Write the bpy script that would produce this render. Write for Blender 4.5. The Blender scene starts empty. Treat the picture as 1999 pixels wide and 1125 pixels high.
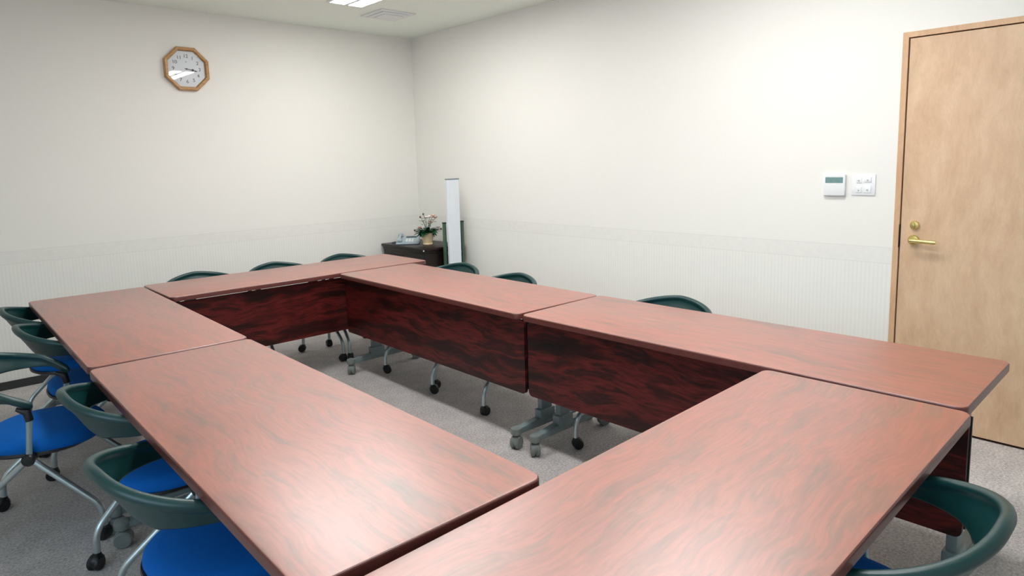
import bpy, bmesh, math, random
from mathutils import Vector, Matrix
C = bpy.context.scene.collection
PI = math.pi
random.seed(7)

# ------------------------------------------------------------------ room constants (metres)
XR, YB, ZC = 3.8026, 5.4662, 2.617        # right wall, back wall, ceiling
XL, YF = -1.75, -2.3                      # left wall, wall behind the camera
RAIL0, RAIL1 = 0.838, 0.923               # wallpaper border

# ------------------------------------------------------------------ materials
def new_mat(name):
    m = bpy.data.materials.new(name); m.use_nodes = True
    nt = m.node_tree; b = nt.nodes['Principled BSDF']
    return m, nt, b
def srgb(r, g, b):
    f = lambda c: (c/255)/12.92 if c/255 <= .04045 else (((c/255)+.055)/1.055)**2.4
    return (f(r), f(g), f(b), 1)
def plain(name, col, rough=.5, metal=0, noise=0, nscale=40, bump=0, coat=0, spec=.5):
    m, nt, b = new_mat(name)
    b.inputs['Roughness'].default_value = rough
    b.inputs['Metallic'].default_value = metal
    b.inputs['Coat Weight'].default_value = coat
    b.inputs['Specular IOR Level'].default_value = spec
    tc = nt.nodes.new('ShaderNodeTexCoord'); n = nt.nodes.new('ShaderNodeTexNoise')
    n.inputs['Scale'].default_value = nscale; n.inputs['Detail'].default_value = 4
    nt.links.new(tc.outputs['Object'], n.inputs['Vector'])
    r = nt.nodes.new('ShaderNodeValToRGB')
    r.color_ramp.elements[0].position = .3; r.color_ramp.elements[1].position = .7
    k = noise
    r.color_ramp.elements[0].color = tuple(c*(1-k) for c in col[:3]) + (1,)
    r.color_ramp.elements[1].color = tuple(min(1, c*(1+k)) for c in col[:3]) + (1,)
    nt.links.new(n.outputs['Fac'], r.inputs['Fac']); nt.links.new(r.outputs['Color'], b.inputs['Base Color'])
    if bump:
        bp = nt.nodes.new('ShaderNodeBump'); bp.inputs['Strength'].default_value = bump
        bp.inputs['Distance'].default_value = .002
        nt.links.new(n.outputs['Fac'], bp.inputs['Height']); nt.links.new(bp.outputs['Normal'], b.inputs['Normal'])
    return m

def wood_mat(name, stops, rough, scale=(1.3, 9, 9), spec=.5, streak=.55, coat=0.0, coat_rough=.2):
    """figured mahogany laminate: long wandering figure with dark veins along local X"""
    m, nt, b = new_mat(name); N = nt.nodes; L = nt.links
    tc = N.new('ShaderNodeTexCoord'); oi = N.new('ShaderNodeObjectInfo')
    off = N.new('ShaderNodeVectorMath'); off.operation = 'SCALE'; off.inputs[0].default_value = (37, 61, 23)
    L.new(oi.outputs['Random'], off.inputs['Scale'])
    add = N.new('ShaderNodeVectorMath'); add.operation = 'ADD'
    L.new(tc.outputs['Object'], add.inputs[0]); L.new(off.outputs[0], add.inputs[1])
    warp = N.new('ShaderNodeTexNoise'); warp.inputs['Scale'].default_value = 2.2; warp.inputs['Detail'].default_value = 2
    L.new(add.outputs[0], warp.inputs['Vector'])
    ws = N.new('ShaderNodeVectorMath'); ws.operation = 'SCALE'; ws.inputs['Scale'].default_value = .16
    L.new(warp.outputs['Color'], ws.inputs[0])
    a2 = N.new('ShaderNodeVectorMath'); a2.operation = 'ADD'; L.new(add.outputs[0], a2.inputs[0]); L.new(ws.outputs[0], a2.inputs[1])
    mp = N.new('ShaderNodeMapping'); mp.inputs['Scale'].default_value = scale
    L.new(a2.outputs[0], mp.inputs['Vector'])
    n1 = N.new('ShaderNodeTexNoise'); n1.inputs['Scale'].default_value = 1.0; n1.inputs['Detail'].default_value = 7; n1.inputs['Roughness'].default_value = .62
    L.new(mp.outputs[0], n1.inputs['Vector'])
    cr = N.new('ShaderNodeValToRGB'); e = cr.color_ramp.elements
    e[0].position, e[0].color = stops[0]; e[1].position, e[1].color = stops[-1]
    for s in stops[1:-1]:
        q = e.new(s[0]); q.color = s[1]
    L.new(n1.outputs['Fac'], cr.inputs['Fac'])
    mp2 = N.new('ShaderNodeMapping'); mp2.inputs['Scale'].default_value = (scale[0]*3, scale[1]*9, scale[2]*9)
    L.new(a2.outputs[0], mp2.inputs['Vector'])
    n2 = N.new('ShaderNodeTexNoise'); n2.inputs['Scale'].default_value = 1; n2.inputs['Detail'].default_value = 5
    L.new(mp2.outputs[0], n2.inputs['Vector'])
    r2 = N.new('ShaderNodeValToRGB'); r2.color_ramp.elements[0].position = .35; r2.color_ramp.elements[1].position = .62
    r2.color_ramp.elements[0].color = (streak, streak, streak, 1); r2.color_ramp.elements[1].color = (1, 1, 1, 1)
    L.new(n2.outputs['Fac'], r2.inputs['Fac'])
    mx = N.new('ShaderNodeMix'); mx.data_type = 'RGBA'; mx.blend_type = 'MULTIPLY'; mx.inputs[0].default_value = 1
    L.new(cr.outputs['Color'], mx.inputs[6]); L.new(r2.outputs['Color'], mx.inputs[7])
    L.new(mx.outputs[2], b.inputs['Base Color'])
    b.inputs['Roughness'].default_value = rough; b.inputs['Specular IOR Level'].default_value = spec
    b.inputs['Coat Weight'].default_value = coat; b.inputs['Coat Roughness'].default_value = coat_rough; b.inputs['Coat IOR'].default_value = 2.2
    return m

M = {}
M['top'] = wood_mat('table_top_laminate', [(.30, srgb(112, 78, 60)), (.41, srgb(150, 78, 56)), (.52, srgb(170, 84, 61)), (.60, srgb(142, 83, 62)), (.72, srgb(176, 96, 70))],
                    .45, scale=(2.0, 13, 13), streak=.78, spec=.5, coat=1.0, coat_rough=.41)
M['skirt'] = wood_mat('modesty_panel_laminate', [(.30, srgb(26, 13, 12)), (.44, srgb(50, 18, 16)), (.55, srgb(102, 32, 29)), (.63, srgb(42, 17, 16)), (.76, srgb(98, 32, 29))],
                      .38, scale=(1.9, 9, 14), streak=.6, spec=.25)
M['edge'] = plain('table_edge_band', srgb(96, 50, 44), .32, noise=.12, nscale=30, spec=.6)
M['under'] = plain('table_underside', srgb(45, 34, 32), .6)
M['legpaint'] = plain('table_leg_paint', srgb(118, 132, 134), .42, noise=.05)
M['legcap'] = plain('table_leg_cap', srgb(128, 138, 138), .5, noise=.05)
M['castergrey'] = plain('grey_caster', srgb(120, 128, 126), .5, noise=.08)
M['chrome'] = plain('brushed_steel_tube', srgb(186, 200, 204), .3, metal=.85, noise=.05)
M['tube'] = plain('silver_painted_tube', srgb(150, 172, 176), .33, metal=.55, noise=.05)
M['plastic'] = plain('dark_green_plastic', srgb(6, 54, 54), .38, noise=.1, nscale=120, spec=.6)
M['black'] = plain('black_plastic', srgb(14, 17, 19), .42)
M['blue'] = plain('blue_seat_fabric', srgb(0, 92, 176), .85, noise=.10, nscale=500, bump=.25, spec=.2)
M['doorwood'] = wood_mat('door_veneer', [(.3, srgb(206, 170, 136)), (.5, srgb(218, 184, 150)), (.7, srgb(228, 196, 162))], .45, scale=(14, 14, 5), streak=.95)
M['framewood'] = wood_mat('door_frame_veneer', [(.3, srgb(204, 162, 126)), (.5, srgb(214, 174, 136)), (.7, srgb(222, 184, 146))], .45, scale=(14, 14, 3), streak=.93)
M['darkgap'] = plain('door_gap_rubber', srgb(110, 62, 40), .7)
M['brass'] = plain('satin_brass', srgb(214, 196, 128), .25, metal=.75, noise=.04)
M['darkmetal'] = plain('dark_strike_plate', srgb(58, 38, 26), .4, metal=.6)
M['white'] = plain('white_plastic', srgb(238, 240, 240), .4)
M['lcd'] = plain('lcd_glass', srgb(118, 150, 148), .2, noise=.1, nscale=60)
M['greydot'] = plain('grey_print', srgb(170, 172, 170), .5)
M['clockwood'] = wood_mat('clock_frame_wood', [(.3, srgb(160, 112, 64)), (.5, srgb(188, 140, 86)), (.7, srgb(204, 158, 102))], .35, scale=(20, 60, 60), streak=.85)
M['dial'] = plain('clock_dial', srgb(246, 248, 250), .45)
M['ink'] = plain('clock_ink', srgb(48, 52, 60), .5)
M['handblack'] = plain('clock_hand_black', srgb(18, 20, 22), .4)
M['cabinet'] = wood_mat('cabinet_dark_wood', [(.3, srgb(18, 12, 10)), (.5, srgb(28, 18, 15)), (.7, srgb(36, 22, 18))], .35, scale=(2, 10, 10), streak=.8, spec=.3)
M['panelwhite'] = plain('panel_white', srgb(226, 232, 238), .35)
M['greenframe'] = plain('green_frame_paint', srgb(66, 92, 74), .4, noise=.08)
M['greenfelt'] = plain('green_felt', srgb(24, 60, 50), .8, noise=.1, nscale=200)
M['pot'] = plain('cream_ceramic', srgb(236, 214, 172), .3, noise=.03)
M['soil'] = plain('soil', srgb(52, 38, 28), .9, noise=.4, nscale=200)
M['leaf'] = plain('leaf_green', srgb(24, 78, 42), .45, noise=.35, nscale=60)
M['stem'] = plain('stem_green', srgb(70, 96, 56), .6)
M['petal'] = plain('petal_white', srgb(248, 238, 226), .6, noise=.04)
M['petalpink'] = plain('petal_pink', srgb(236, 190, 180), .6, noise=.15)
M['bud'] = plain('flower_bud', srgb(110, 72, 60), .6, noise=.25)
M['phone'] = plain('phone_grey_blue', srgb(168, 182, 190), .45, noise=.04)
M['phonedark'] = plain('phone_dark', srgb(70, 80, 88), .5)
M['baseboard'] = plain('baseboard_vinyl', srgb(50, 52, 50), .55, noise=.05)
M['fixture'] = plain('fixture_white', srgb(225, 228, 228), .45)
M['winframe'] = plain('window_aluminium', srgb(190, 192, 192), .4, metal=.5)

def carpet():
    m, nt, b = new_mat('carpet'); N = nt.nodes; L = nt.links
    tc = N.new('ShaderNodeTexCoord')
    n = N.new('ShaderNodeTexNoise'); n.inputs['Scale'].default_value = 95; n.inputs['Detail'].default_value = 6; n.inputs['Roughness'].default_value = .75
    L.new(tc.outputs['Object'], n.inputs['Vector'])
    n3 = N.new('ShaderNodeTexNoise'); n3.inputs['Scale'].default_value = 9; n3.inputs['Detail'].default_value = 3
    L.new(tc.outputs['Object'], n3.inputs['Vector'])
    ad = N.new('ShaderNodeMath'); ad.operation = 'MULTIPLY_ADD'; ad.inputs[1].default_value = .18; 
    L.new(n3.outputs['Fac'], ad.inputs[0]); L.new(n.outputs['Fac'], ad.inputs[2])
    r = N.new('ShaderNodeValToRGB')
    r.color_ramp.elements[0].position = .42; r.color_ramp.elements[0].color = srgb(150, 147, 146)
    r.color_ramp.elements[1].position = .74; r.color_ramp.elements[1].color = srgb(222, 215, 213)
    L.new(ad.outputs[0], r.inputs['Fac']); L.new(r.outputs['Color'], b.inputs['Base Color'])
    bp = N.new('ShaderNodeBump'); bp.inputs['Strength'].default_value = .5; bp.inputs['Distance'].default_value = .004
    L.new(n.outputs['Fac'], bp.inputs['Height']); L.new(bp.outputs['Normal'], b.inputs['Normal'])
    b.inputs['Roughness'].default_value = .95; b.inputs['Specular IOR Level'].default_value = .1
    return m
M['carpet'] = carpet()

def wallpaper(name, axis):
    """cream wallpaper: fine weave above, embossed border, vertical ribs below. axis = horizontal world axis of the wall"""
    m, nt, b = new_mat(name); N = nt.nodes; L = nt.links
    def math_(op, a=None, bb=None, c=None):
        n = N.new('ShaderNodeMath'); n.operation = op
        for i, v in enumerate((a, bb, c)):
            if v is None: continue
            if isinstance(v, (int, float)): n.inputs[i].default_value = v
            else: L.new(v, n.inputs[i])
        return n.outputs[0]
    geo = N.new('ShaderNodeNewGeometry'); sep = N.new('ShaderNodeSeparateXYZ'); L.new(geo.outputs['Position'], sep.inputs[0])
    h = sep.outputs['X' if axis == 'x' else 'Y']; z = sep.outputs['Z']
    below = math_('LESS_THAN', z, RAIL0)
    inband = math_('MULTIPLY', math_('GREATER_THAN', z, RAIL0), math_('LESS_THAN', z, RAIL1))
    # ribs
    rib = math_('SINE', math_('MULTIPLY', h, 2*PI/.021))
    nz = N.new('ShaderNodeTexNoise'); nz.inputs['Scale'].default_value = 1; nz.inputs['Detail'].default_value = 3
    cmb = N.new('ShaderNodeCombineXYZ'); L.new(math_('MULTIPLY', h, 38), cmb.inputs[0]); L.new(math_('MULTIPLY', z, 3), cmb.inputs[1])
    L.new(cmb.outputs[0], nz.inputs['Vector'])
    ribv = math_('MULTIPLY', math_('MULTIPLY', math_('MULTIPLY_ADD', rib, .5, .5), nz.outputs['Fac']), below)
    # weave above
    wv = N.new('ShaderNodeTexNoise'); wv.inputs['Scale'].default_value = 1; wv.inputs['Detail'].default_value = 3
    cm2 = N.new('ShaderNodeCombineXYZ'); L.new(math_('MULTIPLY', h, 45), cm2.inputs[0]); L.new(math_('MULTIPLY', z, 160), cm2.inputs[1])
    L.new(cm2.outputs[0], wv.inputs['Vector'])
    # border pattern
    vo = N.new('ShaderNodeTexVoronoi'); vo.inputs['Scale'].default_value = 34
    L.new(geo.outputs['Position'], vo.inputs['Vector'])
    bn = N.new('ShaderNodeTexNoise'); bn.inputs['Scale'].default_value = 26; bn.inputs['Detail'].default_value = 5
    L.new(geo.outputs['Position'], bn.inputs['Vector'])
    bandv = math_('MULTIPLY', math_('MULTIPLY', vo.outputs['Distance'], bn.outputs['Fac']), inband)
    # border edge lines
    l0 = math_('LESS_THAN', math_('ABSOLUTE', math_('SUBTRACT', z, RAIL0)), .0022)
    l1 = math_('LESS_THAN', math_('ABSOLUTE', math_('SUBTRACT', z, RAIL1)), .0022)
    dark = math_('ADD', math_('ADD', math_('MULTIPLY', ribv, .085), math_('MULTIPLY', bandv, .08)), math_('MULTIPLY', math_('ADD', l0, l1), .07))
    dark = math_('ADD', dark, math_('MULTIPLY', wv.outputs['Fac'], .03))
    dark = math_('ADD', dark, math_('MULTIPLY', inband, .012))
    fac = math_('SUBTRACT', 1, dark)
    mx = N.new('ShaderNodeVectorMath'); mx.operation = 'SCALE'; mx.inputs[0].default_value = (.87, .855, .80)
    L.new(fac, mx.inputs['Scale']); L.new(mx.outputs[0], b.inputs['Base Color'])
    bp = N.new('ShaderNodeBump'); bp.inputs['Strength'].default_value = .25; bp.inputs['Distance'].default_value = .002
    L.new(math_('ADD', ribv, math_('MULTIPLY', bandv, 1)), bp.inputs['Height']); L.new(bp.outputs['Normal'], b.inputs['Normal'])
    b.inputs['Roughness'].default_value = .7; b.inputs['Specular IOR Level'].default_value = .25
    return m
M['wall_x'] = wallpaper('wallpaper_back', 'x')
M['wall_y'] = wallpaper('wallpaper_side', 'y')
M['ceiling'] = plain('ceiling_board', srgb(238, 245, 236), .85, noise=.03, nscale=60, spec=.1)

def glass():
    m, nt, b = new_mat('clear_cover'); N = nt.nodes; L = nt.links
    N.remove(b); out = N['Material Output']
    t = N.new('ShaderNodeBsdfTransparent'); g = N.new('ShaderNodeBsdfGlossy'); g.inputs['Roughness'].default_value = .02
    fr = N.new('ShaderNodeFresnel'); fr.inputs['IOR'].default_value = 1.42
    mx = N.new('ShaderNodeMixShader'); L.new(fr.outputs[0], mx.inputs[0]); L.new(t.outputs[0], mx.inputs[1]); L.new(g.outputs[0], mx.inputs[2])
    L.new(mx.outputs[0], out.inputs[0]); return m
M['glass'] = glass()
def emit(name, col, st):
    m, nt, b = new_mat(name); b.inputs['Emission Color'].default_value = col; b.inputs['Emission Strength'].default_value = st
    b.inputs['Base Color'].default_value = (.9, .9, .9, 1); return m
M['diffuser'] = emit('lamp_diffuser', (1, .995, .985, 1), 22.5)

# ------------------------------------------------------------------ mesh helpers
def box(bm, x0, x1, y0, y1, z0, z1, mi=0, bev=0, mtx=None):
    t = bmesh.new(); bmesh.ops.create_cube(t, size=1)
    for v in t.verts:
        v.co = Vector(((x0+x1)/2 + v.co.x*(x1-x0), (y0+y1)/2 + v.co.y*(y1-y0), (z0+z1)/2 + v.co.z*(z1-z0)))
    if bev: bmesh.ops.bevel(t, geom=t.edges[:], offset=bev, segments=2, profile=.5, affect='EDGES')
    merge(bm, t, mi, mtx)
def merge(bm, t, mi=0, mtx=None):
    if mtx is not None: bmesh.ops.transform(t, matrix=mtx, verts=t.verts[:])
    me = bpy.data.meshes.new('tmp')
    for fc in t.faces: fc.material_index = mi
    t.to_mesh(me); t.free(); bm.from_mesh(me); bpy.data.meshes.remove(me)
def lathe(bm, prof, seg=32, mi=0, mtx=None):
    t = bmesh.new(); rings = []
    for r, z in prof:
        rings.append([t.verts.new((max(r, 1e-5)*math.cos(2*PI*i/seg), max(r, 1e-5)*math.sin(2*PI*i/seg), z)) for i in range(seg)])
    for a, b in zip(rings, rings[1:]):
        for i in range(seg):
            t.faces.new((a[i], a[(i+1) % seg], b[(i+1) % seg], b[i]))
    t.faces.new(rings[0][::-1]); t.faces.new(rings[-1])
    bmesh.ops.recalc_face_normals(t, faces=t.faces[:])
    merge(bm, t, mi, mtx)
def smooth_path(pts, n=6, r=.04):
    """round the inner corners of a polyline"""
    pts = [Vector(p) for p in pts]; out = [pts[0]]
    for a, b, c in zip(pts, pts[1:], pts[2:]):
        u = (a-b); v = (c-b); d = min(r, u.length*.45, v.length*.45)
        p0 = b + u.normalized()*d; p1 = b + v.normalized()*d
        for i in range(n+1):
            s = i/n; out.append(p0*(1-s)**2 + b*2*s*(1-s) + p1*s*s)
    out.append(pts[-1]); return out
def tube(bm, pts, rad, seg=12, mi=0, cap=True):
    pts = [Vector(p) for p in pts]; t = bmesh.new(); rings = []
    up = None
    for i, p in enumerate(pts):
        d = (pts[min(i+1, len(pts)-1)] - pts[max(i-1, 0)]).normalized()
        if up is None:
            up = d.orthogonal().normalized()
        up = (up - d*up.dot(d)).normalized(); w = d.cross(up)
        rr = rad(i/(len(pts)-1)) if callable(rad) else rad
        rings.append([t.verts.new(p + (up*math.cos(2*PI*k/seg) + w*math.sin(2*PI*k/seg))*rr) for k in range(seg)])
    for a, b in zip(rings, rings[1:]):
        for k in range(seg): t.faces.new((a[k], a[(k+1) % seg], b[(k+1) % seg], b[k]))
    if cap: t.faces.new(rings[0][::-1]); t.faces.new(rings[-1])
    bmesh.ops.recalc_face_normals(t, faces=t.faces[:])
    merge(bm, t, mi)
def obj(name, bm, mats, parent=None, smooth=True, ang=40):
    me = bpy.data.meshes.new(name); bm.to_mesh(me); bm.free()
    for m in (mats if isinstance(mats, list) else [mats]): me.materials.append(m)
    if smooth:
        for p in me.polygons: p.use_smooth = True
        me.set_sharp_from_angle(angle=math.radians(ang))
    o = bpy.data.objects.new(name, me); C.objects.link(o)
    if parent is not None: o.parent = parent
    return o
def tag(o, label, cat, group=None):
    o['label'] = label; o['category'] = cat
    if group: o['group'] = group
    return o
def thing(name, label, cat, loc=(0, 0, 0), rotz=0, group=None):
    o = bpy.data.objects.new(name, None); C.objects.link(o); o.empty_display_size = .1
    o.location = loc; o.rotation_euler = (0, 0, rotz)
    return tag(o, label, cat, group)
def struct(o): o['kind'] = 'structure'; return o
def new(): return bmesh.new()
def copy_tree(o, parent=None):
    c = o.copy(); C.objects.link(c)
    if parent is not None: c.parent = parent
    for ch in list(o.children): copy_tree(ch, c)
    return c

# ------------------------------------------------------------------ room shell
T = .1
b = new(); box(b, XL-T, XR+T, YF-T, YB+T, -.1, 0); struct(obj('floor', b, M['carpet'], smooth=False))
b = new(); box(b, XL-T, XR+T, YF-T, YB+T, ZC, ZC+.1); struct(obj('ceiling', b, M['ceiling'], smooth=False))
b = new(); box(b, XL-T, XR+T, YB, YB+T, 0, ZC); struct(obj('wall_back', b, M['wall_x'], smooth=False))
b = new(); box(b, XL-T, XR+T, YF-T, YF, 0, ZC); struct(obj('wall_front', b, M['wall_x'], smooth=False))
# right wall with the door opening
DY1, DY0, DZ = 1.178, .272, 2.013
b = new()
box(b, XR, XR+T, DY1, YB, 0, ZC); box(b, XR, XR+T, YF, DY0, 0, ZC); box(b, XR, XR+T, DY0, DY1, DZ, ZC)
struct(obj('wall_right', b, M['wall_y'], smooth=False))
# left wall with a wide window opening (daylight side of the room, out of frame)
WY0, WY1, WZ0, WZ1 = -1.7, 2.1, .95, 2.35
b = new()
box(b, XL-T, XL, YF, WY0, 0, ZC); box(b, XL-T, XL, WY1, YB, 0, ZC)
box(b, XL-T, XL, WY0, WY1, 0, WZ0); box(b, XL-T, XL, WY0, WY1, WZ1, ZC)
struct(obj('wall_left', b, M['wall_y'], smooth=False))
b = new()
for y in (WY0+.02, (WY0+WY1)/2, WY1-.02): box(b, XL-.07, XL-.02, y-.02, y+.02, WZ0, WZ1)
for z in (WZ0+.02, WZ1-.02): box(b, XL-.07, XL-.02, WY0, WY1, z-.02, z+.02)
struct(obj('window_1', b, M['winframe'], smooth=False))

# door
d = bpy.data.objects.new('door_1', None); C.objects.link(d); d.location = (XR, (DY0+DY1)/2, 0); struct(d)
def dobj(name, bm, mats, parent=None, smooth=True):
    o = obj(name, bm, mats, parent or d, smooth)
    if parent is None: o.matrix_parent_inverse = Matrix.Translation(d.location).inverted()
    return o
b = new()
fw = .027
box(b, XR-.004, XR+T, DY1-fw, DY1, 0, DZ, bev=.001); box(b, XR-.004, XR+T, DY0, DY0+fw, 0, DZ, bev=.001); box(b, XR-.004, XR+T, DY0+fw, DY1-fw, DZ-fw, DZ, bev=.001)
dobj('door_frame', b, M['framewood'], smooth=False)
b = new(); box(b, XR+.03, XR+.045, DY0+fw, DY1-fw, 0, DZ-fw)
dobj('door_stop', b, M['darkgap'], smooth=False)
b = new(); box(b, XR+.002, XR+.03, DY0+fw+.004, DY1-fw-.0055, .010, DZ-fw-.0055, bev=.0012)
leaf = dobj('door_leaf', b, M['doorwood'], smooth=False)
def at(x, y, z): return Matrix.Translation((x, y, z))
RY = Matrix.Rotation(-PI/2, 4, 'Y')     # local z -> world -x
b = new()
lathe(b, [(.0265, 0), (.0265, .006), (.022, .011), (.012, .012)], mtx=at(XR+.002, 1.083, .972) @ RY)
lathe(b, [(.011, .008), (.011, .045), (.013, .05), (.009, .056)], seg=20, mtx=at(XR+.002, 1.083, .972) @ RY)
tube(b, [(XR-.045, 1.088, .972), (XR-.048, 1.06, .9715), (XR-.048, .985, .970), (XR-.047, .972, .970)], lambda s: .0105 if s < .95 else .009, seg=16)
h = dobj('door_handle', b, M['brass'])
b = new()
lathe(b, [(.0225, 0), (.0225, .006), (.018, .012), (.010, .013)], mtx=at(XR+.002, 1.081, 1.048) @ RY)
box(b, XR-.028, XR-.008, 1.077, 1.085, 1.036, 1.060, bev=.003)
dobj('thumb_turn_lock', b, M['brass'])
b = new(); box(b, XR-.0048, XR+.02, DY1-fw-.004, DY1-fw+.0015, .93, 1.05)
dobj('strike_plate', b, M['darkmetal'], smooth=False)
b = new(); box(b, XR+.002, XR+T, DY0+fw, DY1-fw, 0, .006)
dobj('threshold', b, M['darkmetal'], smooth=False)

# baseboards
b = new(); box(b, XL, XR, YB-.008, YB, 0, .055); struct(obj('baseboard_back', b, M['baseboard'], smooth=False))
b = new(); box(b, XR-.008, XR, DY1, YB-.008, 0, .055); box(b, XR-.008, XR, YF, DY0, 0, .055); struct(obj('baseboard_right', b, M['baseboard'], smooth=False))
b = new(); box(b, XL, XL+.008, YF, YB-.008, 0, .055); struct(obj('baseboard_left', b, M['baseboard'], smooth=False))

# ------------------------------------------------------------------ ceiling lights, vent
def make_light():
    t = thing('ceiling_light', 'recessed fluorescent ceiling light near the far corner, beside the pale vent plate', 'ceiling light', group='recessed ceiling lights')
    W, L_ = .30, 1.24
    b = new(); z = 0
    for (x0, x1, y0, y1) in ((-W/2, -W/2+.018, -L_/2, L_/2), (W/2-.018, W/2, -L_/2, L_/2), (-W/2+.018, W/2-.018, -L_/2, -L_/2+.018), (-W/2+.018, W/2-.018, L_/2-.018, L_/2)):
        box(b, x0, x1, y0, y1, -.008, 0)
    box(b, -.016, .016, -L_/2+.018, L_/2-.018, -.010, 0)
    obj('frame', b, M['fixture'], t, smooth=False)
    b = new(); box(b, -W/2+.018, W/2-.018, -L_/2+.018, L_/2-.018, -.005, -.001)
    obj('diffuser', b, M['diffuser'], t, smooth=False)
    return t
l0 = make_light(); l0.location = (2.615, 3.975, ZC)
for (x, y, lb) in ((2.74, 1.55, 'second in its row, mirrored in the wall clock'), (1.45, 3.05, 'above the open middle of the tables'), (1.45, 1.05, 'above the near end of the open middle')):
    c = copy_tree(l0); c.location = (x, y, ZC); c['label'] = 'recessed fluorescent ceiling light, ' + lb
t = thing('ceiling_vent', 'pale square ceiling vent plate beside the fluorescent light', 'vent', (3.06, 4.70, ZC))
b = new(); box(b, -.16, .16, -.16, .16, -.010, 0, bev=.002); obj('frame', b, M['fixture'], t, smooth=False)
b = new()
box(b, -.125, .125, -.125, .125, -.018, -.010, bev=.003)
box(b, -.085, .085, -.085, .085, -.024, -.018, bev=.003)
obj('diffuser_plate', b, M['fixture'], t, smooth=False)

# ------------------------------------------------------------------ wall clock
cx, cz, AP = 1.732, 2.184, .159
t = thing('wall_clock', 'octagonal wooden wall clock with white dial on the back wall', 'clock', (cx, YB, cz))
def octa(r, y, k=8): return [Vector((r/math.cos(PI/8)*math.cos(PI/8+i*PI/4), y, r/math.cos(PI/8)*math.sin(PI/8+i*PI/4))) for i in range(8)]
b = new()
rings = [octa(AP, 0), octa(AP, -.028), octa(AP-.006, -.036), octa(AP-.022, -.034), octa(AP-.028, -.020), octa(AP-.028, -.004)]
R_ = [[b.verts.new(p) for p in r] for r in rings]
for a, c in zip(R_, R_[1:]):
    for i in range(8): b.faces.new((a[i], a[(i+1) % 8], c[(i+1) % 8], c[i]))
bmesh.ops.recalc_face_normals(b, faces=b.faces[:])
obj('frame', b, M['clockwood'], t, smooth=False)
b = new()
b.faces.new([b.verts.new(p) for p in octa(AP-.026, -.012)]); 
r_ = bmesh.ops.extrude_face_region(b, geom=b.faces[:]); bmesh.ops.translate(b, vec=(0, .006, 0), verts=[v for v in r_['geom'] if isinstance(v, bmesh.types.BMVert)])
bmesh.ops.recalc_face_normals(b, faces=b.faces[:])
obj('dial', b, M['dial'], t, smooth=False)
def text_bm(bm, s, size, x, y, z):
    cu = bpy.data.curves.new('t', 'FONT'); cu.body = s; cu.size = size; cu.align_x = 'CENTER'; cu.align_y = 'CENTER'; cu.extrude = .0003
    o = bpy.data.objects.new('t', cu); C.objects.link(o); bpy.context.view_layer.update()
    me = bpy.data.meshes.new_from_object(o.evaluated_get(bpy.context.evaluated_depsgraph_get()))
    tb = bmesh.new(); tb.from_mesh(me)
    merge(bm, tb, 0, Matrix.Translation((x, y, z)) @ Matrix.Rotation(PI/2, 4, 'X'))
    bpy.data.objects.remove(o); bpy.data.curves.remove(cu); bpy.data.meshes.remove(me)
for i in range(12):
    b = new(); n = i or 12; a = PI/2 - i*PI/6
    text_bm(b, str(n), .036, .094*math.cos(a), -.0128, .094*math.sin(a))
    obj('numeral', b, M['ink'], t, smooth=False)
b = new()
for i in range(60):
    a = i*PI/30; rr = .116
    box(b, -.0005, .0005, -.0003, .0003, -.002, .002, mtx=Matrix.Translation((rr*math.sin(a), -.0126, rr*math.cos(a))) @ Matrix.Rotation(a, 4, 'Y'))
obj('minute_track', b, M['greydot'], t, smooth=False)
def hand(name, ang, ln, w, y, blob):
    b = new(); 
    pts = [(-w/2, -.014), (w/2, -.014), (w*.5, ln*.62), (w*1.6*blob, ln*.8), (0, ln), (-w*1.6*blob, ln*.8), (-w*.5, ln*.62)]
    f1 = [b.verts.new((p[0], y, p[1])) for p in pts]; f2 = [b.verts.new((p[0], y-.001, p[1])) for p in pts]
    b.faces.new(f1); b.faces.new(f2[::-1])
    for i in range(len(pts)): b.faces.new((f1[i], f1[(i+1) % len(pts)], f2[(i+1) % len(pts)], f2[i]))
    bmesh.ops.recalc_face_normals(b, faces=b.faces[:])
    bmesh.ops.transform(b, matrix=Matrix.Rotation(ang, 4, 'Y'), verts=b.verts[:])
    obj(name, b, M['handblack'], t, smooth=False)
hand('hour_hand', math.radians(98), .055, .004, -.015, 1.5)
hand('minute_hand', math.radians(101), .080, .003, -.0175, .9)
b = new(); lathe(b, [(.005, 0), (.005, .008), (.003, .009)], seg=16, mtx=Matrix.Translation((0, -.012, 0)) @ Matrix.Rotation(PI/2, 4, 'X'))
obj('hand_pivot', b, M['handblack'], t)
b = new(); box(b, -.006, .006, -.0131, -.0119, .050, .054, bev=.0004); box(b, -.003, .003, -.0131, -.0119, .055, .057); obj('dial_emblem', b, M['greydot'], t, smooth=False)
b = new(); v = [b.verts.new(p) for p in octa(AP-.0275, -.024)]; b.faces.new(v)
r_ = bmesh.ops.extrude_face_region(b, geom=b.faces[:]); bmesh.ops.translate(b, vec=(0, .0015, 0), verts=[q for q in r_['geom'] if isinstance(q, bmesh.types.BMVert)])
bmesh.ops.recalc_face_normals(b, faces=b.faces[:])
obj('glass_cover', b, M['glass'], t, smooth=False)

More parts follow.
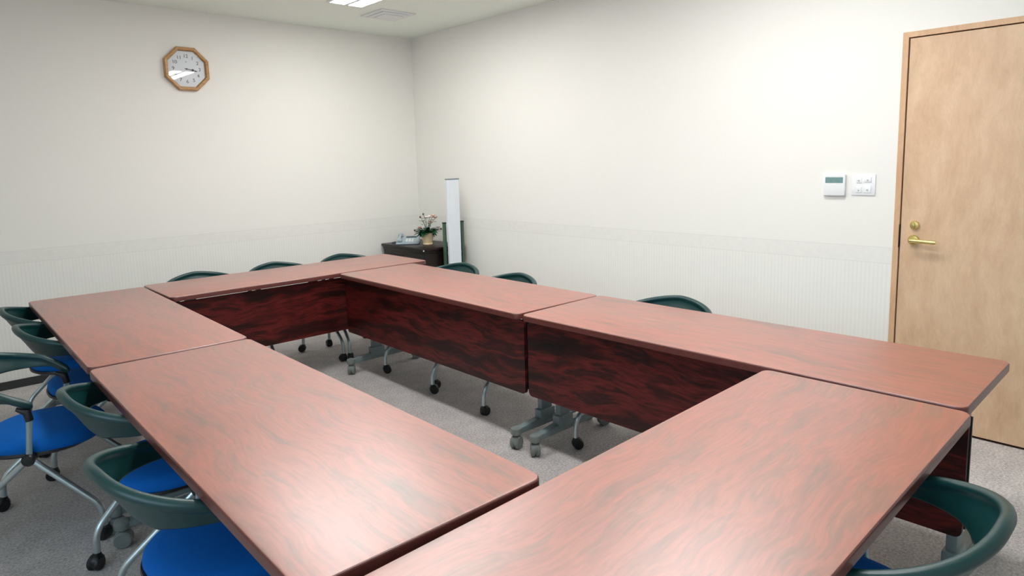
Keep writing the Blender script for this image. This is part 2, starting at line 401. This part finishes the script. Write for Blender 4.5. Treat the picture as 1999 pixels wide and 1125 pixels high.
# ------------------------------------------------------------------ thermostat and switch plate on the right wall
t = thing('wall_thermostat', 'white air conditioning wall controller with grey-green display', 'thermostat', (XR, 1.480, 1.193))
b = new(); box(b, -.020, 0, -.057, .057, 0, .116, bev=.004); obj('housing', b, M['white'], t)
b = new(); box(b, -.0212, -.0195, -.046, .047, .069, .1, bev=.0005); obj('display', b, M['lcd'], t, smooth=False)
b = new(); box(b, -.0215, -.0195, -.046, .047, .104, .110); obj('button_strip', b, M['white'], t, smooth=False)
t = thing('switch_plate', 'white light switch plate between the wall controller and the door', 'light switch', (XR, 1.334, 1.196))
b = new(); box(b, -.007, 0, -.060, .060, 0, .113, bev=.003); obj('plate', b, M['white'], t)
for (y, z, w, hh) in ((.022, .082, .014, .016), (.022, .030, .014, .016), (-.022, .084, .018, .014), (-.022, .032, .018, .018)):
    b = new(); box(b, -.0105, -.006, y-w, y+w, z-hh, z+hh, bev=.002); s_ = obj('rocker_switch', b, M['white'], t)
    b = new(); lathe(b, [(.0042, 0), (.0042, .0012), (.001, .0016)], seg=12, mtx=Matrix.Translation((-.0104, y, z-.004)) @ RY)
    obj('indicator', b, M['greydot'], s_)

# ------------------------------------------------------------------ folding tables
LT, WT, HT, TH = 1.80, .60, .70, .028
def make_table():
    """local X = length, local +Y = skirt side"""
    t = thing('folding_table', '', 'table', group='mahogany folding tables set in a rectangle')
    # top slab: rounded rectangle with softened arrises
    def rr(bm, L_, W_, r, z0, z1, mi, bev=0, n=8):
        pts = []
        for (sx, sy, a0) in ((1, 1, 0), (-1, 1, PI/2), (-1, -1, PI), (1, -1, 3*PI/2)):
            for i in range(n+1):
                a = a0 + i/n*PI/2; pts.append((sx*(L_/2-r) + r*math.cos(a), sy*(W_/2-r) + r*math.sin(a)))
        t_ = bmesh.new(); vb = [t_.verts.new((x, y, z0)) for x, y in pts]; f_ = t_.faces.new(vb)
        ex = bmesh.ops.extrude_face_region(t_, geom=[f_]); bmesh.ops.translate(t_, vec=(0, 0, z1-z0), verts=[v for v in ex['geom'] if isinstance(v, bmesh.types.BMVert)])
        bmesh.ops.recalc_face_normals(t_, faces=t_.faces[:])
        if bev:
            ed = [e for e in t_.edges if all(abs(v.co.z-z1) < 1e-6 for v in e.verts)]
            bmesh.ops.bevel(t_, geom=ed, offset=bev, segments=3, profile=.5, affect='EDGES')
        merge(bm, t_, mi)
    b = new(); rr(b, LT-.006, WT-.006, .030, HT-TH+.001, HT, 0, bev=.002)
    o = obj('tabletop', b, [M['top']], t, ang=30)
    b = new(); rr(b, LT, WT, .033, HT-TH, HT-.0012, 0, bev=.005)
    obj('edge_band', b, M['edge'], t, ang=60)
    b = new()
    zt = HT-TH-.014; y0 = WT/2-.062
    rrp = []
    z0_, z1_, r = .288, zt, .022
    for (sx, sz, a0) in ((1, 1, 0), (-1, 1, PI/2), (-1, -1, PI), (1, -1, 3*PI/2)):
        for i in range(7):
            a = a0+i/6*PI/2; rrp.append((sx*(LT/2-.001-r)+r*math.cos(a), (z0_+z1_)/2+sz*((z1_-z0_)/2-r)+r*math.sin(a)))
    fb = b.faces.new([b.verts.new((x, y0, z)) for x, z in rrp])
    ex = bmesh.ops.extrude_face_region(b, geom=[fb]); bmesh.ops.translate(b, vec=(0, .018, 0), verts=[v for v in ex['geom'] if isinstance(v, bmesh.types.BMVert)])
    bmesh.ops.recalc_face_normals(b, faces=b.faces[:])
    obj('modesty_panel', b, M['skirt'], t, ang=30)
    for sg in (-1, 1):  # added black strips behind the panel ends, blocking light through the table gaps
        b = new(); box(b, min(sg*(LT/2-.03), sg*(LT/2+.003)), max(sg*(LT/2-.03), sg*(LT/2+.003)), y0-.010, y0-.002, .31, zt, bev=.001)
        obj('gap_light_block', b, M['black'], t, smooth=False)
    for x in (-LT/2+.12, 0, LT/2-.12):
        b = new(); box(b, x-.03, x+.03, y0-.003, y0+.016, zt-.002, HT-TH); box(b, x-.03, x+.03, y0-.006, y0, zt-.05, HT-TH)
        obj('panel_bracket', b, M['black'], t, smooth=False)
    b = new(); box(b, -LT/2+.06, LT/2-.06, .150, .195, .585, .625, bev=.003); box(b, -LT/2+.06, -LT/2+.09, .10, .16, .59, .62); box(b, LT/2-.09, LT/2-.06, .10, .16, .59, .62); obj('cross_beam', b, M['legpaint'], t)
    for s in (-1, 1):
        x = s*(LT/2-.055)
        b = new(); box(b, x-.016, x+.016, .035, .110, .115, HT-TH-.03, bev=.004)
        leg = obj('leg', b, M['legpaint'], t)
        b = new(); box(b, x-.019, x+.019, -.18, .20, HT-TH-.032, HT-TH, bev=.003); obj('top_bracket', b, M['legpaint'], leg)
        b = new(); box(b, x-.024, x+.024, .020, .125, .10, .16, bev=.006); obj('post_sleeve', b, M['legpaint'], leg)
        b = new()
        # foot bar, slightly arched: thicker at the middle
        pr = [(-.25, .078), (-.25, .102), (.0, .118), (.07, .120), (.14, .118), (.27, .102), (.27, .078), (.07, .078)]
        f1 = [b.verts.new((x-.021, y, z)) for y, z in pr]; f2 = [b.verts.new((x+.021, y, z)) for y, z in pr]
        b.faces.new(f1); b.faces.new(f2[::-1])
        for i in range(len(pr)): b.faces.new((f1[i], f1[(i+1) % len(pr)], f2[(i+1) % len(pr)], f2[i]))
        bmesh.ops.recalc_face_normals(b, faces=b.faces[:])
        bmesh.ops.bevel(b, geom=b.edges[:], offset=.003, segments=2, affect='EDGES')
        obj('foot_bar', b, M['legpaint'], leg)
        for y in (-.255, .275):
            b = new()
            lathe(b, [(.018, .070), (.027, .076), (.030, .090), (.027, .106), (.014, .113)], seg=20, mi=0, mtx=at(x, y, 0))
            lathe(b, [(.010, .055), (.010, .072)], seg=12, mi=0, mtx=at(x, y, 0))
            a = random.choice((.3, -.4, .9))
            for q in (-1, 1):
                lathe(b, [(.010, -.010), (.028, -.010), (.033, -.005), (.033, .005), (.028, .010), (.010, .010)], seg=24, mi=0,
                      mtx=at(x, y, .033) @ Matrix.Rotation(a, 4, 'Z') @ at(q*.013, 0, 0) @ Matrix.Rotation(PI/2, 4, 'Y'))
            lathe(b, [(.004, -.014), (.031, -.014), (.035, .0), (.031, .014), (.004, .014)], seg=20, mi=0, mtx=at(x, y, .040) @ Matrix.Rotation(a, 4, 'Z') @ Matrix.Rotation(PI/2, 4, 'Y') @ Matrix.Scale(.9, 4))
            obj('caster', b, M['castergrey'], leg)
    return t
tb = make_table()
# centre x, centre y, in-plane angle of local X, label
TABLES = [
 ((.781, 3.752), PI/2+PI-.0202, 'farthest of the left row, its end facing the back wall'),
 ((.748, 1.933), PI/2+PI-.0119, 'nearer one of the left row, beside the two closest chairs'),
 ((2.440, 3.171), PI/2-.0178, 'right row, nearest the white upright panel'),
 ((2.438, 1.359), PI/2+.0131, 'right row, in front of the wooden door'),
 ((2.006, 4.397), PI-.0039, 'parallel to the back wall with three chairs behind it'),
 ((1.226, .716), .0210, 'nearest the camera, filling the lower right of the picture'),
]
for i, ((x, y), a, lb) in enumerate(TABLES):
    o = tb if i == 0 else copy_tree(tb)
    o.location = (x, y, 0); o.rotation_euler = (0, 0, a); o['label'] = 'mahogany folding table, ' + lb

# ------------------------------------------------------------------ chairs (local +X = facing)
RA, RB, ZB, ZA, ARM, TOE, EXP = .239, .259, .713, .569, .106, .026, 1.228
HUB = (.073, .236, .360); CF = (.300, .256); CR = (-.171, .171)
def ring(t):
    a = abs(t); sg = 1 if t >= 0 else -1
    if a < .62:
        th = a/.62*PI/2; x = -RA*math.cos(th)**.9; y = RB*math.sin(th)**.9
    else:
        q = (a-.62)/.38; x = ARM*q; y = RB-TOE*q*q
    return Vector((x, sg*y, ZB-(ZB-ZA)*a**EXP))
def make_chair():
    t = thing('meeting_chair', '', 'chair', group='blue and dark green meeting chairs around the tables')
    # backrest: wrap-around shell with rolled rim
    b = new(); n = 72; secs = []
    for i in range(n+1):
        s = -1+2*i/n; p = ring(s); d = (ring(min(1, s+.02))-ring(max(-1, s-.02))); d.z = 0; d.normalize()
        nrm = Vector((d.y, -d.x, 0))               # outward
        if nrm.dot(Vector((p.x-.05, p.y, 0))) < 0: nrm.negate()
        a = abs(s)
        e = 1-max(0, (a-.90)/.10)**2*.45
        h = .094 if a < .25 else .094-(.094-.014)*min(1, ((a-.25)/.50))**.8
        tl = .50*(1-min(1, a/.9)*.7)
        prof = [(.017, -.006), (.014, .007), (.004, .013), (-.008, .011), (-.014, .002), (-.012, -.008), (-.0075, -.016),
                (-.006-tl*h*.5, -h*.5-.012), (-.005-tl*h, -h-.010), (.001-tl*h, -h-.012), (.003-tl*h*.5, -h*.5-.012), (.004, -.020), (.012, -.016)]
        secs.append([b.verts.new(p + nrm*q[0]*e + Vector((0, 0, q[1]*e))) for q in prof])
    m = len(secs[0])
    for a_, c_ in zip(secs, secs[1:]):
        for k in range(m): b.faces.new((a_[k], a_[(k+1) % m], c_[(k+1) % m], c_[k]))
    b.faces.new(secs[0][::-1]); b.faces.new(secs[-1])
    bmesh.ops.recalc_face_normals(b, faces=b.faces[:])
    o = obj('backrest', b, M['plastic'], t, ang=75)
    sm = o.modifiers.new('smooth', 'SUBSURF'); sm.levels = sm.render_levels = 1
    # seat cushion
    def sup(a, ax, ay, ex=2.6): 
        c, s = math.cos(a), math.sin(a)
        return ax*math.copysign(abs(c)**(2/ex), c), ay*math.copysign(abs(s)**(2/ex), s)
    b = new(); N_ = 56; rows = []
    for (k, z) in ((.90, .370), (.98, .376), (1.0, .388), (.985, .402), (.93, .413), (.80, .421), (.55, .425), (.25, .426), (.02, .4255)):
        row = []
        for i in range(N_):
            x, y = sup(2*PI*i/N_, .208*k, .220*k)
            y *= 1+.06*(x/.215)                                   # a little wider at the front
            row.append(b.verts.new((x+.062, y, z - .014*max(0, (x-.08)/.13)**2 + (.012*(y/.22)**2 if k < .95 else 0)*(1-k*.6))))
        rows.append(row)
    for r0, r1 in zip(rows, rows[1:]):
        for i in range(N_): b.faces.new((r0[i], r0[(i+1) % N_], r1[(i+1) % N_], r1[i]))
    b.faces.new(rows[0][::-1]); b.faces.new(rows[-1])
    obj('seat', b, M['blue'], t, ang=60)
    b = new(); rows = []
    for (k, z) in ((.55, .345), (.86, .352), (.96, .366), (.95, .376), (.5, .376)):
        rows.append([b.verts.new((sup(2*PI*i/N_, .215*k, .222*k)[0]+.055, sup(2*PI*i/N_, .215*k, .222*k)[1], z)) for i in range(N_)])
    for r0, r1 in zip(rows, rows[1:]):
        for i in range(N_): b.faces.new((r0[i], r0[(i+1) % N_], r1[(i+1) % N_], r1[i]))
    b.faces.new(rows[0][::-1]); b.faces.new(rows[-1])
    obj('seat_pan', b, M['black'], t, ang=50)
    b = new(); tube(b, [(HUB[0], -HUB[1]+.01, .345), (HUB[0], HUB[1]-.01, .345)], .011)
    box(b, HUB[0]-.05, HUB[0]+.05, -.12, .12, .332, .352, bev=.004)
    obj('under_frame', b, M['black'], t)
    for s in (-1, 1):
        tip = ring(s*.985)
        b = new(); tube(b, [(tip.x-.012, tip.y, tip.z-.045), (HUB[0], s*HUB[1], HUB[2])], .0105)
        post = obj('arm_post', b, M['tube'], t)
        b = new(); tube(b, [tip+Vector((-.050, 0, -.012)), tip+Vector((-.018, 0, -.026)), tip+Vector((-.012, 0, -.062))], lambda q: (.008, .016, .0135)[min(2, int(q*2.99))], seg=14)
        obj('arm_joint', b, M['black'], post)
        b = new(); MM = at(HUB[0], s*HUB[1], HUB[2]) @ Matrix.Rotation(-s*PI/2, 4, 'X')
        lathe(b, [(.014, -.020), (.021, -.018), (.023, 0), (.023, .014), (.019, .020), (.006, .022)], seg=24, mtx=MM)
        obj('hub_cap', b, M['black'], t)
        for (cx_, cy_, nm) in ((CF[0], CF[1], 'f'), (CR[0], CR[1], 'r')):
            y = s*cy_; dirx = 1 if nm == 'f' else -1
            b = new()
            pth = smooth_path([(HUB[0]+dirx*.012, s*HUB[1]+(y-s*HUB[1])*.05, HUB[2]-.008), (cx_-dirx*.004, y, .142), (cx_, y, .050)], n=8, r=.055)
            tube(b, pth, .0118, seg=14)
            lg = obj('leg', b, M['chrome'], t)
            b = new()
            an = {('f', 1): .25, ('f', -1): -.5, ('r', 1): .8, ('r', -1): -.2}[(nm, s)]
            B0 = at(cx_, y, .0262) @ Matrix.Rotation(an, 4, 'Z') @ at(-.012, 0, 0)
            for q in (-1, 1):
                lathe(b, [(.006, -.009), (.022, -.009), (.026, -.004), (.026, .004), (.022, .009), (.006, .009)], seg=24, mtx=B0 @ at(0, q*.0125, 0) @ Matrix.Rotation(PI/2, 4, 'X'))
            lathe(b, [(.004, -.019), (.022, -.018), (.0275, -.010), (.0275, .010), (.022, .018), (.004, .019)], seg=20, mtx=B0 @ at(.003, 0, .006) @ Matrix.Rotation(PI/2, 4, 'X'))
            lathe(b, [(.014, .035), (.0145, .052), (.012, .060)], seg=14, mtx=at(cx_, y, 0))
            obj('caster', b, M['black'], lg)
    return t
ch = make_chair()
CH = [
 ((.522, 1.818, .093), 'chair of the left row nearest the camera, leg of its neighbour behind it'),
 ((.571, 2.524, .003), 'left row chair, second from the camera, tucked in'),
 ((.294, 3.249, -.411), 'chair pulled out from the left row, full blue seat showing'),
 ((.591, 3.818, -.031), 'left row chair between the pulled-out one and the farthest one'),
 ((.593, 4.394, -.076), 'chair of the left row farthest from the camera, nearest the back wall'),
 ((1.484, 4.629, -1.555), 'leftmost of three chair backs rising behind the back table'),
 ((2.037, 4.632, -1.555), 'middle one of three chair backs behind the back table'),
 ((2.590, 4.620, -1.555), 'rightmost chair back behind the back table, nearest the dark cabinet'),
 ((2.675, 3.635, 3.231), 'right row chair directly in front of the white upright panel'),
 ((2.625, 3.025, 3.110), 'right row chair just right of the one by the white panel'),
 ((2.650, 1.860, 3.155), 'right row chair standing alone, nearest the door'),
 ((1.485, .482, 1.582), 'chair at the near table, lower right corner of the picture'),
]
for i, ((x, y, a), lb) in enumerate(CH):
    o = ch if i == 0 else copy_tree(ch)
    o.location = (x, y, 0); o.rotation_euler = (0, 0, a); o['label'] = 'dark green ' + lb

# ------------------------------------------------------------------ corner cabinet, phone, plant, white panel, green stand
CX0, CX1, CY0, CY1, CZ = 3.335, 3.785, 4.735, 5.44, .687
t = thing('side_cabinet', 'low dark brown wooden cabinet in the far corner holding the telephone and plant', 'cabinet', (CX0, CY0, 0))
W_, D_ = CX1-CX0, CY1-CY0
b = new(); box(b, 0, W_, 0, D_, CZ-.026, CZ, bev=.007); obj('top', b, M['cabinet'], t)
b = new(); box(b, .014, W_-.01, .014, D_-.01, CZ-.05, CZ-.026, bev=.004); obj('cornice', b, M['cabinet'], t)
b = new()
box(b, .022, W_-.012, .022, D_-.012, .05, CZ-.05, bev=.002); box(b, .04, W_-.03, .04, D_-.03, 0, .05)
obj('body', b, M['cabinet'], t)
for k in range(2):
    y0 = .035+k*(D_-.07)/2+.004; y1 = .035+(k+1)*(D_-.07)/2-.004
    b = new(); box(b, .014, .024, y0, y1, .08, .60, bev=.002); dr = obj('door', b, M['cabinet'], t)
    b = new(); lathe(b, [(.004, 0), (.004, .012), (.010, .018), (.008, .026)], seg=16, mtx=at(.014, (y1-.03 if k == 0 else y0+.03), .36) @ RY); obj('knob', b, M['brass'], dr)
b = new(); lathe(b, [(.007, 0), (.006, .004), (.002, .005)], seg=12, mtx=at(.001, .012, CZ-.018) @ RY); obj('corner_dot', b, M['white'], t)  # small raised white dot at the front corner of the top

# telephone
t = thing('desk_telephone', 'pale grey-blue desk telephone on the dark corner cabinet', 'telephone', (3.500, 5.225, CZ), math.radians(-38))
b = new()
pr = [(-.115, 0), (-.115, .022), (.105, .060), (.118, .052), (.118, 0)]
f1 = [b.verts.new((-.105, y, z)) for y, z in pr]; f2 = [b.verts.new((.105, y, z)) for y, z in pr]
b.faces.new(f1); b.faces.new(f2[::-1])
for i in range(5): b.faces.new((f1[i], f1[(i+1) % 5], f2[(i+1) % 5], f2[i]))
bmesh.ops.recalc_face_normals(b, faces=b.faces[:]); bmesh.ops.bevel(b, geom=b.edges[:], offset=.006, segments=3, affect='EDGES')
obj('body', b, M['phone'], t)
b = new(); box(b, -.108, .108, -.118, .12, 0, .007, bev=.002); obj('base_rim', b, M['phonedark'], t)
tilt = math.atan2(.038, .22)
def onp(x, y, dz=0): return (x, y, .022+(y+.115)/.22*.038+dz)
b = new()
tube(b, [onp(-.072, y, .020 + .010*math.cos((y/.1)*PI/2)) for y in [i*.02-.1 for i in range(11)]], .0115, seg=12)
for y in (-.088, .088):
    p = onp(-.072, y, .016); box(b, p[0]-.024, p[0]+.024, p[1]-.026, p[1]+.026, p[2]-.016, p[2]+.012, bev=.008)
obj('handset', b, M['phone'], t)
b = new()
for i in range(3):
    for j in range(4):
        p = onp(-.008+i*.026, -.085+j*.026, .001); box(b, p[0]-.009, p[0]+.009, p[1]-.008, p[1]+.008, p[2]-.002, p[2]+.004, bev=.002)
obj('keypad', b, M['white'], t)
b = new(); p = onp(.02, .055, .001); box(b, -.02, .075, .035, .085, p[2]-.006, p[2]+.006, bev=.002); obj('display', b, M['phonedark'], t, smooth=False)
b = new(); 
co = []
for i in range(120):
    s = i/119; a = s*2*PI*14
    base = Vector((-.115-.03*math.sin(s*PI), -.09+.12*s, .012)); co.append(base+Vector((.006*math.cos(a), 0, .006*math.sin(a))))
tube(b, co, .0018, seg=5); obj('cord', b, M['phonedark'], t)

# plant
px_, py_ = 3.545, 4.975
t = thing('potted_plant', 'small flowering plant in a cream pot on the dark corner cabinet', 'plant', (px_, py_, CZ))
b = new(); lathe(b, [(.038, 0), (.044, .003), (.046, .012), (.040, .020), (.041, .026), (.053, .060), (.062, .095), (.067, .108), (.066, .114), (.060, .114), (.056, .100), (.010, .098)], seg=40)
obj('pot', b, M['pot'], t)
b = new(); lathe(b, [(.05, .094), (.056, .102), (.03, .106), (.002, .106)], seg=24); obj('soil', b, M['soil'], t)
rnd = random.Random(11)
def leafshape(bm, base, dirv, ln, w, droop):
    dirv = Vector(dirv).normalized(); side = dirv.cross(Vector((0, 0, 1)))
    side = side.normalized() if side.length > .01 else Vector((1, 0, 0)); nor = side.cross(dirv)
    L_, Rr, Mi = [], [], []
    for i in range(7):
        s = i/6; c = Vector(base)+dirv*ln*s - Vector((0, 0, droop*ln*s*s)); ww = w*math.sin(PI*(s*.9+.06))**.8
        Mi.append(bm.verts.new(c - nor*ww*.25)); L_.append(bm.verts.new(c-side*ww)); Rr.append(bm.verts.new(c+side*ww))
    for i in range(6):
        bm.faces.new((L_[i], Mi[i], Mi[i+1], L_[i+1])); bm.faces.new((Mi[i], Rr[i], Rr[i+1], Mi[i+1]))
b = new()
for i in range(110):
    a = rnd.uniform(0, 2*PI); r0 = rnd.uniform(0, .055); el = rnd.uniform(-.25, .7)
    base = (r0*math.cos(a), r0*math.sin(a), .108+rnd.uniform(0, .03))
    leafshape(b, base, (math.cos(a), math.sin(a), el), rnd.uniform(.05, .085), rnd.uniform(.012, .020), rnd.uniform(.1, .5))
right = Vector((math.cos(.745), -math.sin(.745), 0))      # across-the-view direction, for spreading the sprigs
sprigs = []
for (u, z, dep) in ((-.115, .135, .0), (-.075, .150, .02), (-.035, .215, -.02), (-.06, .255, .01), (-.03, .282, .0), (.06, .262, .0), (.075, .240, .02), (.045, .205, -.02), (.10, .150, .0), (.125, .140, .015), (.02, .19, .01), (-.01, .24, .02), (.03, .25, -.01)):
    sprigs.append(right*u + Vector((.67, .74, 0))*dep + Vector((0, 0, z)))
for s in sprigs:
    for k in range(3):
        a = rnd.uniform(0, 2*PI); leafshape(b, s*.86+Vector((0, 0, .0)), (math.cos(a), math.sin(a), .4), .030, .008, .3)
obj('foliage', b, M['leaf'], t)
b = new()
for s in sprigs: tube(b, smooth_path([(s.x*.1, s.y*.1, .10), (s.x*.45, s.y*.45, .10+(s.z-.1)*.7), tuple(s)], n=4, r=.05), .0018, seg=6)
obj('stems', b, M['stem'], t)
for idx, s in enumerate(sprigs):
    b = new(); mi = 'bud' if idx in (0, 4, 3, 9) else ('petalpink' if idx in (1, 5, 6, 7) else 'petal')
    if mi == 'bud':
        lathe(b, [(.002, -.010), (.008, -.004), (.009, .003), (.002, .011)], seg=10, mtx=at(*s))
    else:
        for k in range(6):
            a = k*PI/3+rnd.uniform(-.2, .2)
            leafshape(b, s, (math.cos(a), math.sin(a), rnd.uniform(.3, 1.1)), .032, .015, .1)
        lathe(b, [(.001, -.003), (.004, 0), (.001, .004)], seg=8, mtx=at(s.x, s.y, s.z+.004))
    obj('flower', b, M[mi], t)

# tall white panel and green framed stand beside the cabinet
t = thing('white_panel', 'tall narrow white panel standing upright beside the dark corner cabinet', 'panel', (3.608, 4.640, 0))
b = new(); box(b, -.080, .050, -.012, .012, .004, 1.284, bev=.002); obj('board', b, M['panelwhite'], t, smooth=False)
b = new(); box(b, -.083, .053, -.014, .014, 1.280, 1.290, bev=.001); box(b, -.083, .053, -.014, .014, 0, .012, bev=.001); obj('end_trim', b, M['legpaint'], t, smooth=False)
t = thing('green_stand', 'dark green framed board standing behind the white upright panel', 'stand', (3.632, 4.690, 0))
for x in (-.106, .092):
    b = new(); box(b, x-.013, x+.013, -.013, .013, .0, .900, bev=.004)
    p_ = obj('post', b, M['greenframe'], t)
    b = new(); box(b, x-.015, x+.015, -.015, .015, .898, .908, bev=.003); obj('post_cap', b, M['greenfelt'], p_)
b = new(); box(b, -.093, .079, -.006, .006, .12, .62); obj('felt_panel', b, M['greenfelt'], t, smooth=False)
b = new(); box(b, -.093, .079, -.010, .010, .100, .125); box(b, -.093, .079, -.010, .010, .62, .64); obj('rail', b, M['greenframe'], t, smooth=False)

# ------------------------------------------------------------------ light
def area(name, loc, rot, sx, sy, en, col):
    l = bpy.data.lights.new(name, 'AREA'); l.shape = 'RECTANGLE'; l.size = sx; l.size_y = sy; l.energy = en; l.color = col
    o = bpy.data.objects.new(name, l); C.objects.link(o); o.location = loc; o.rotation_euler = rot; return o
area('window_daylight', (XL-.12, (WY0+WY1)/2, (WZ0+WZ1)/2), (0, -PI/2, 0), WZ1-WZ0, WY1-WY0, 30, (.5, .76, 1))
w = bpy.data.worlds.new('World'); bpy.context.scene.world = w; w.use_nodes = True
w.node_tree.nodes['Background'].inputs['Color'].default_value = (.85, .93, 1, 1); w.node_tree.nodes['Background'].inputs['Strength'].default_value = 1.0

# ------------------------------------------------------------------ camera
F, YAW, PIT, ROL = 1297.2, .74538, .13406, -.02682
cy, sy = math.cos(YAW), math.sin(YAW); cp, sp = math.cos(PIT), math.sin(PIT); cr, sr = math.cos(ROL), math.sin(ROL)
fwd = Vector((sy, cy, 0)); rgt = Vector((cy, -sy, 0)); upv = Vector((0, 0, 1))
f2 = fwd*cp-upv*sp; u2 = upv*cp+fwd*sp
r3 = rgt*cr+u2*sr; u3 = u2*cr-rgt*sr
cam = bpy.data.cameras.new('camera'); co_ = bpy.data.objects.new('camera', cam); C.objects.link(co_)
mw = Matrix((r3, u3, -f2)).transposed().to_4x4(); mw.translation = (.0017, -.0004, 1.4273); co_.matrix_world = mw
cam.sensor_fit = 'HORIZONTAL'; cam.sensor_width = 36; cam.lens = F/1999*36
cam.shift_y = -(562.5-489.7)/1999; cam.shift_x = 0
cam.clip_start = .02
bpy.context.scene.camera = co_
vs = bpy.context.scene.view_settings
vs.view_transform = 'Standard'; vs.look = 'None'; vs.gamma = 1; vs.use_curve_mapping = False; vs.exposure = 0.34
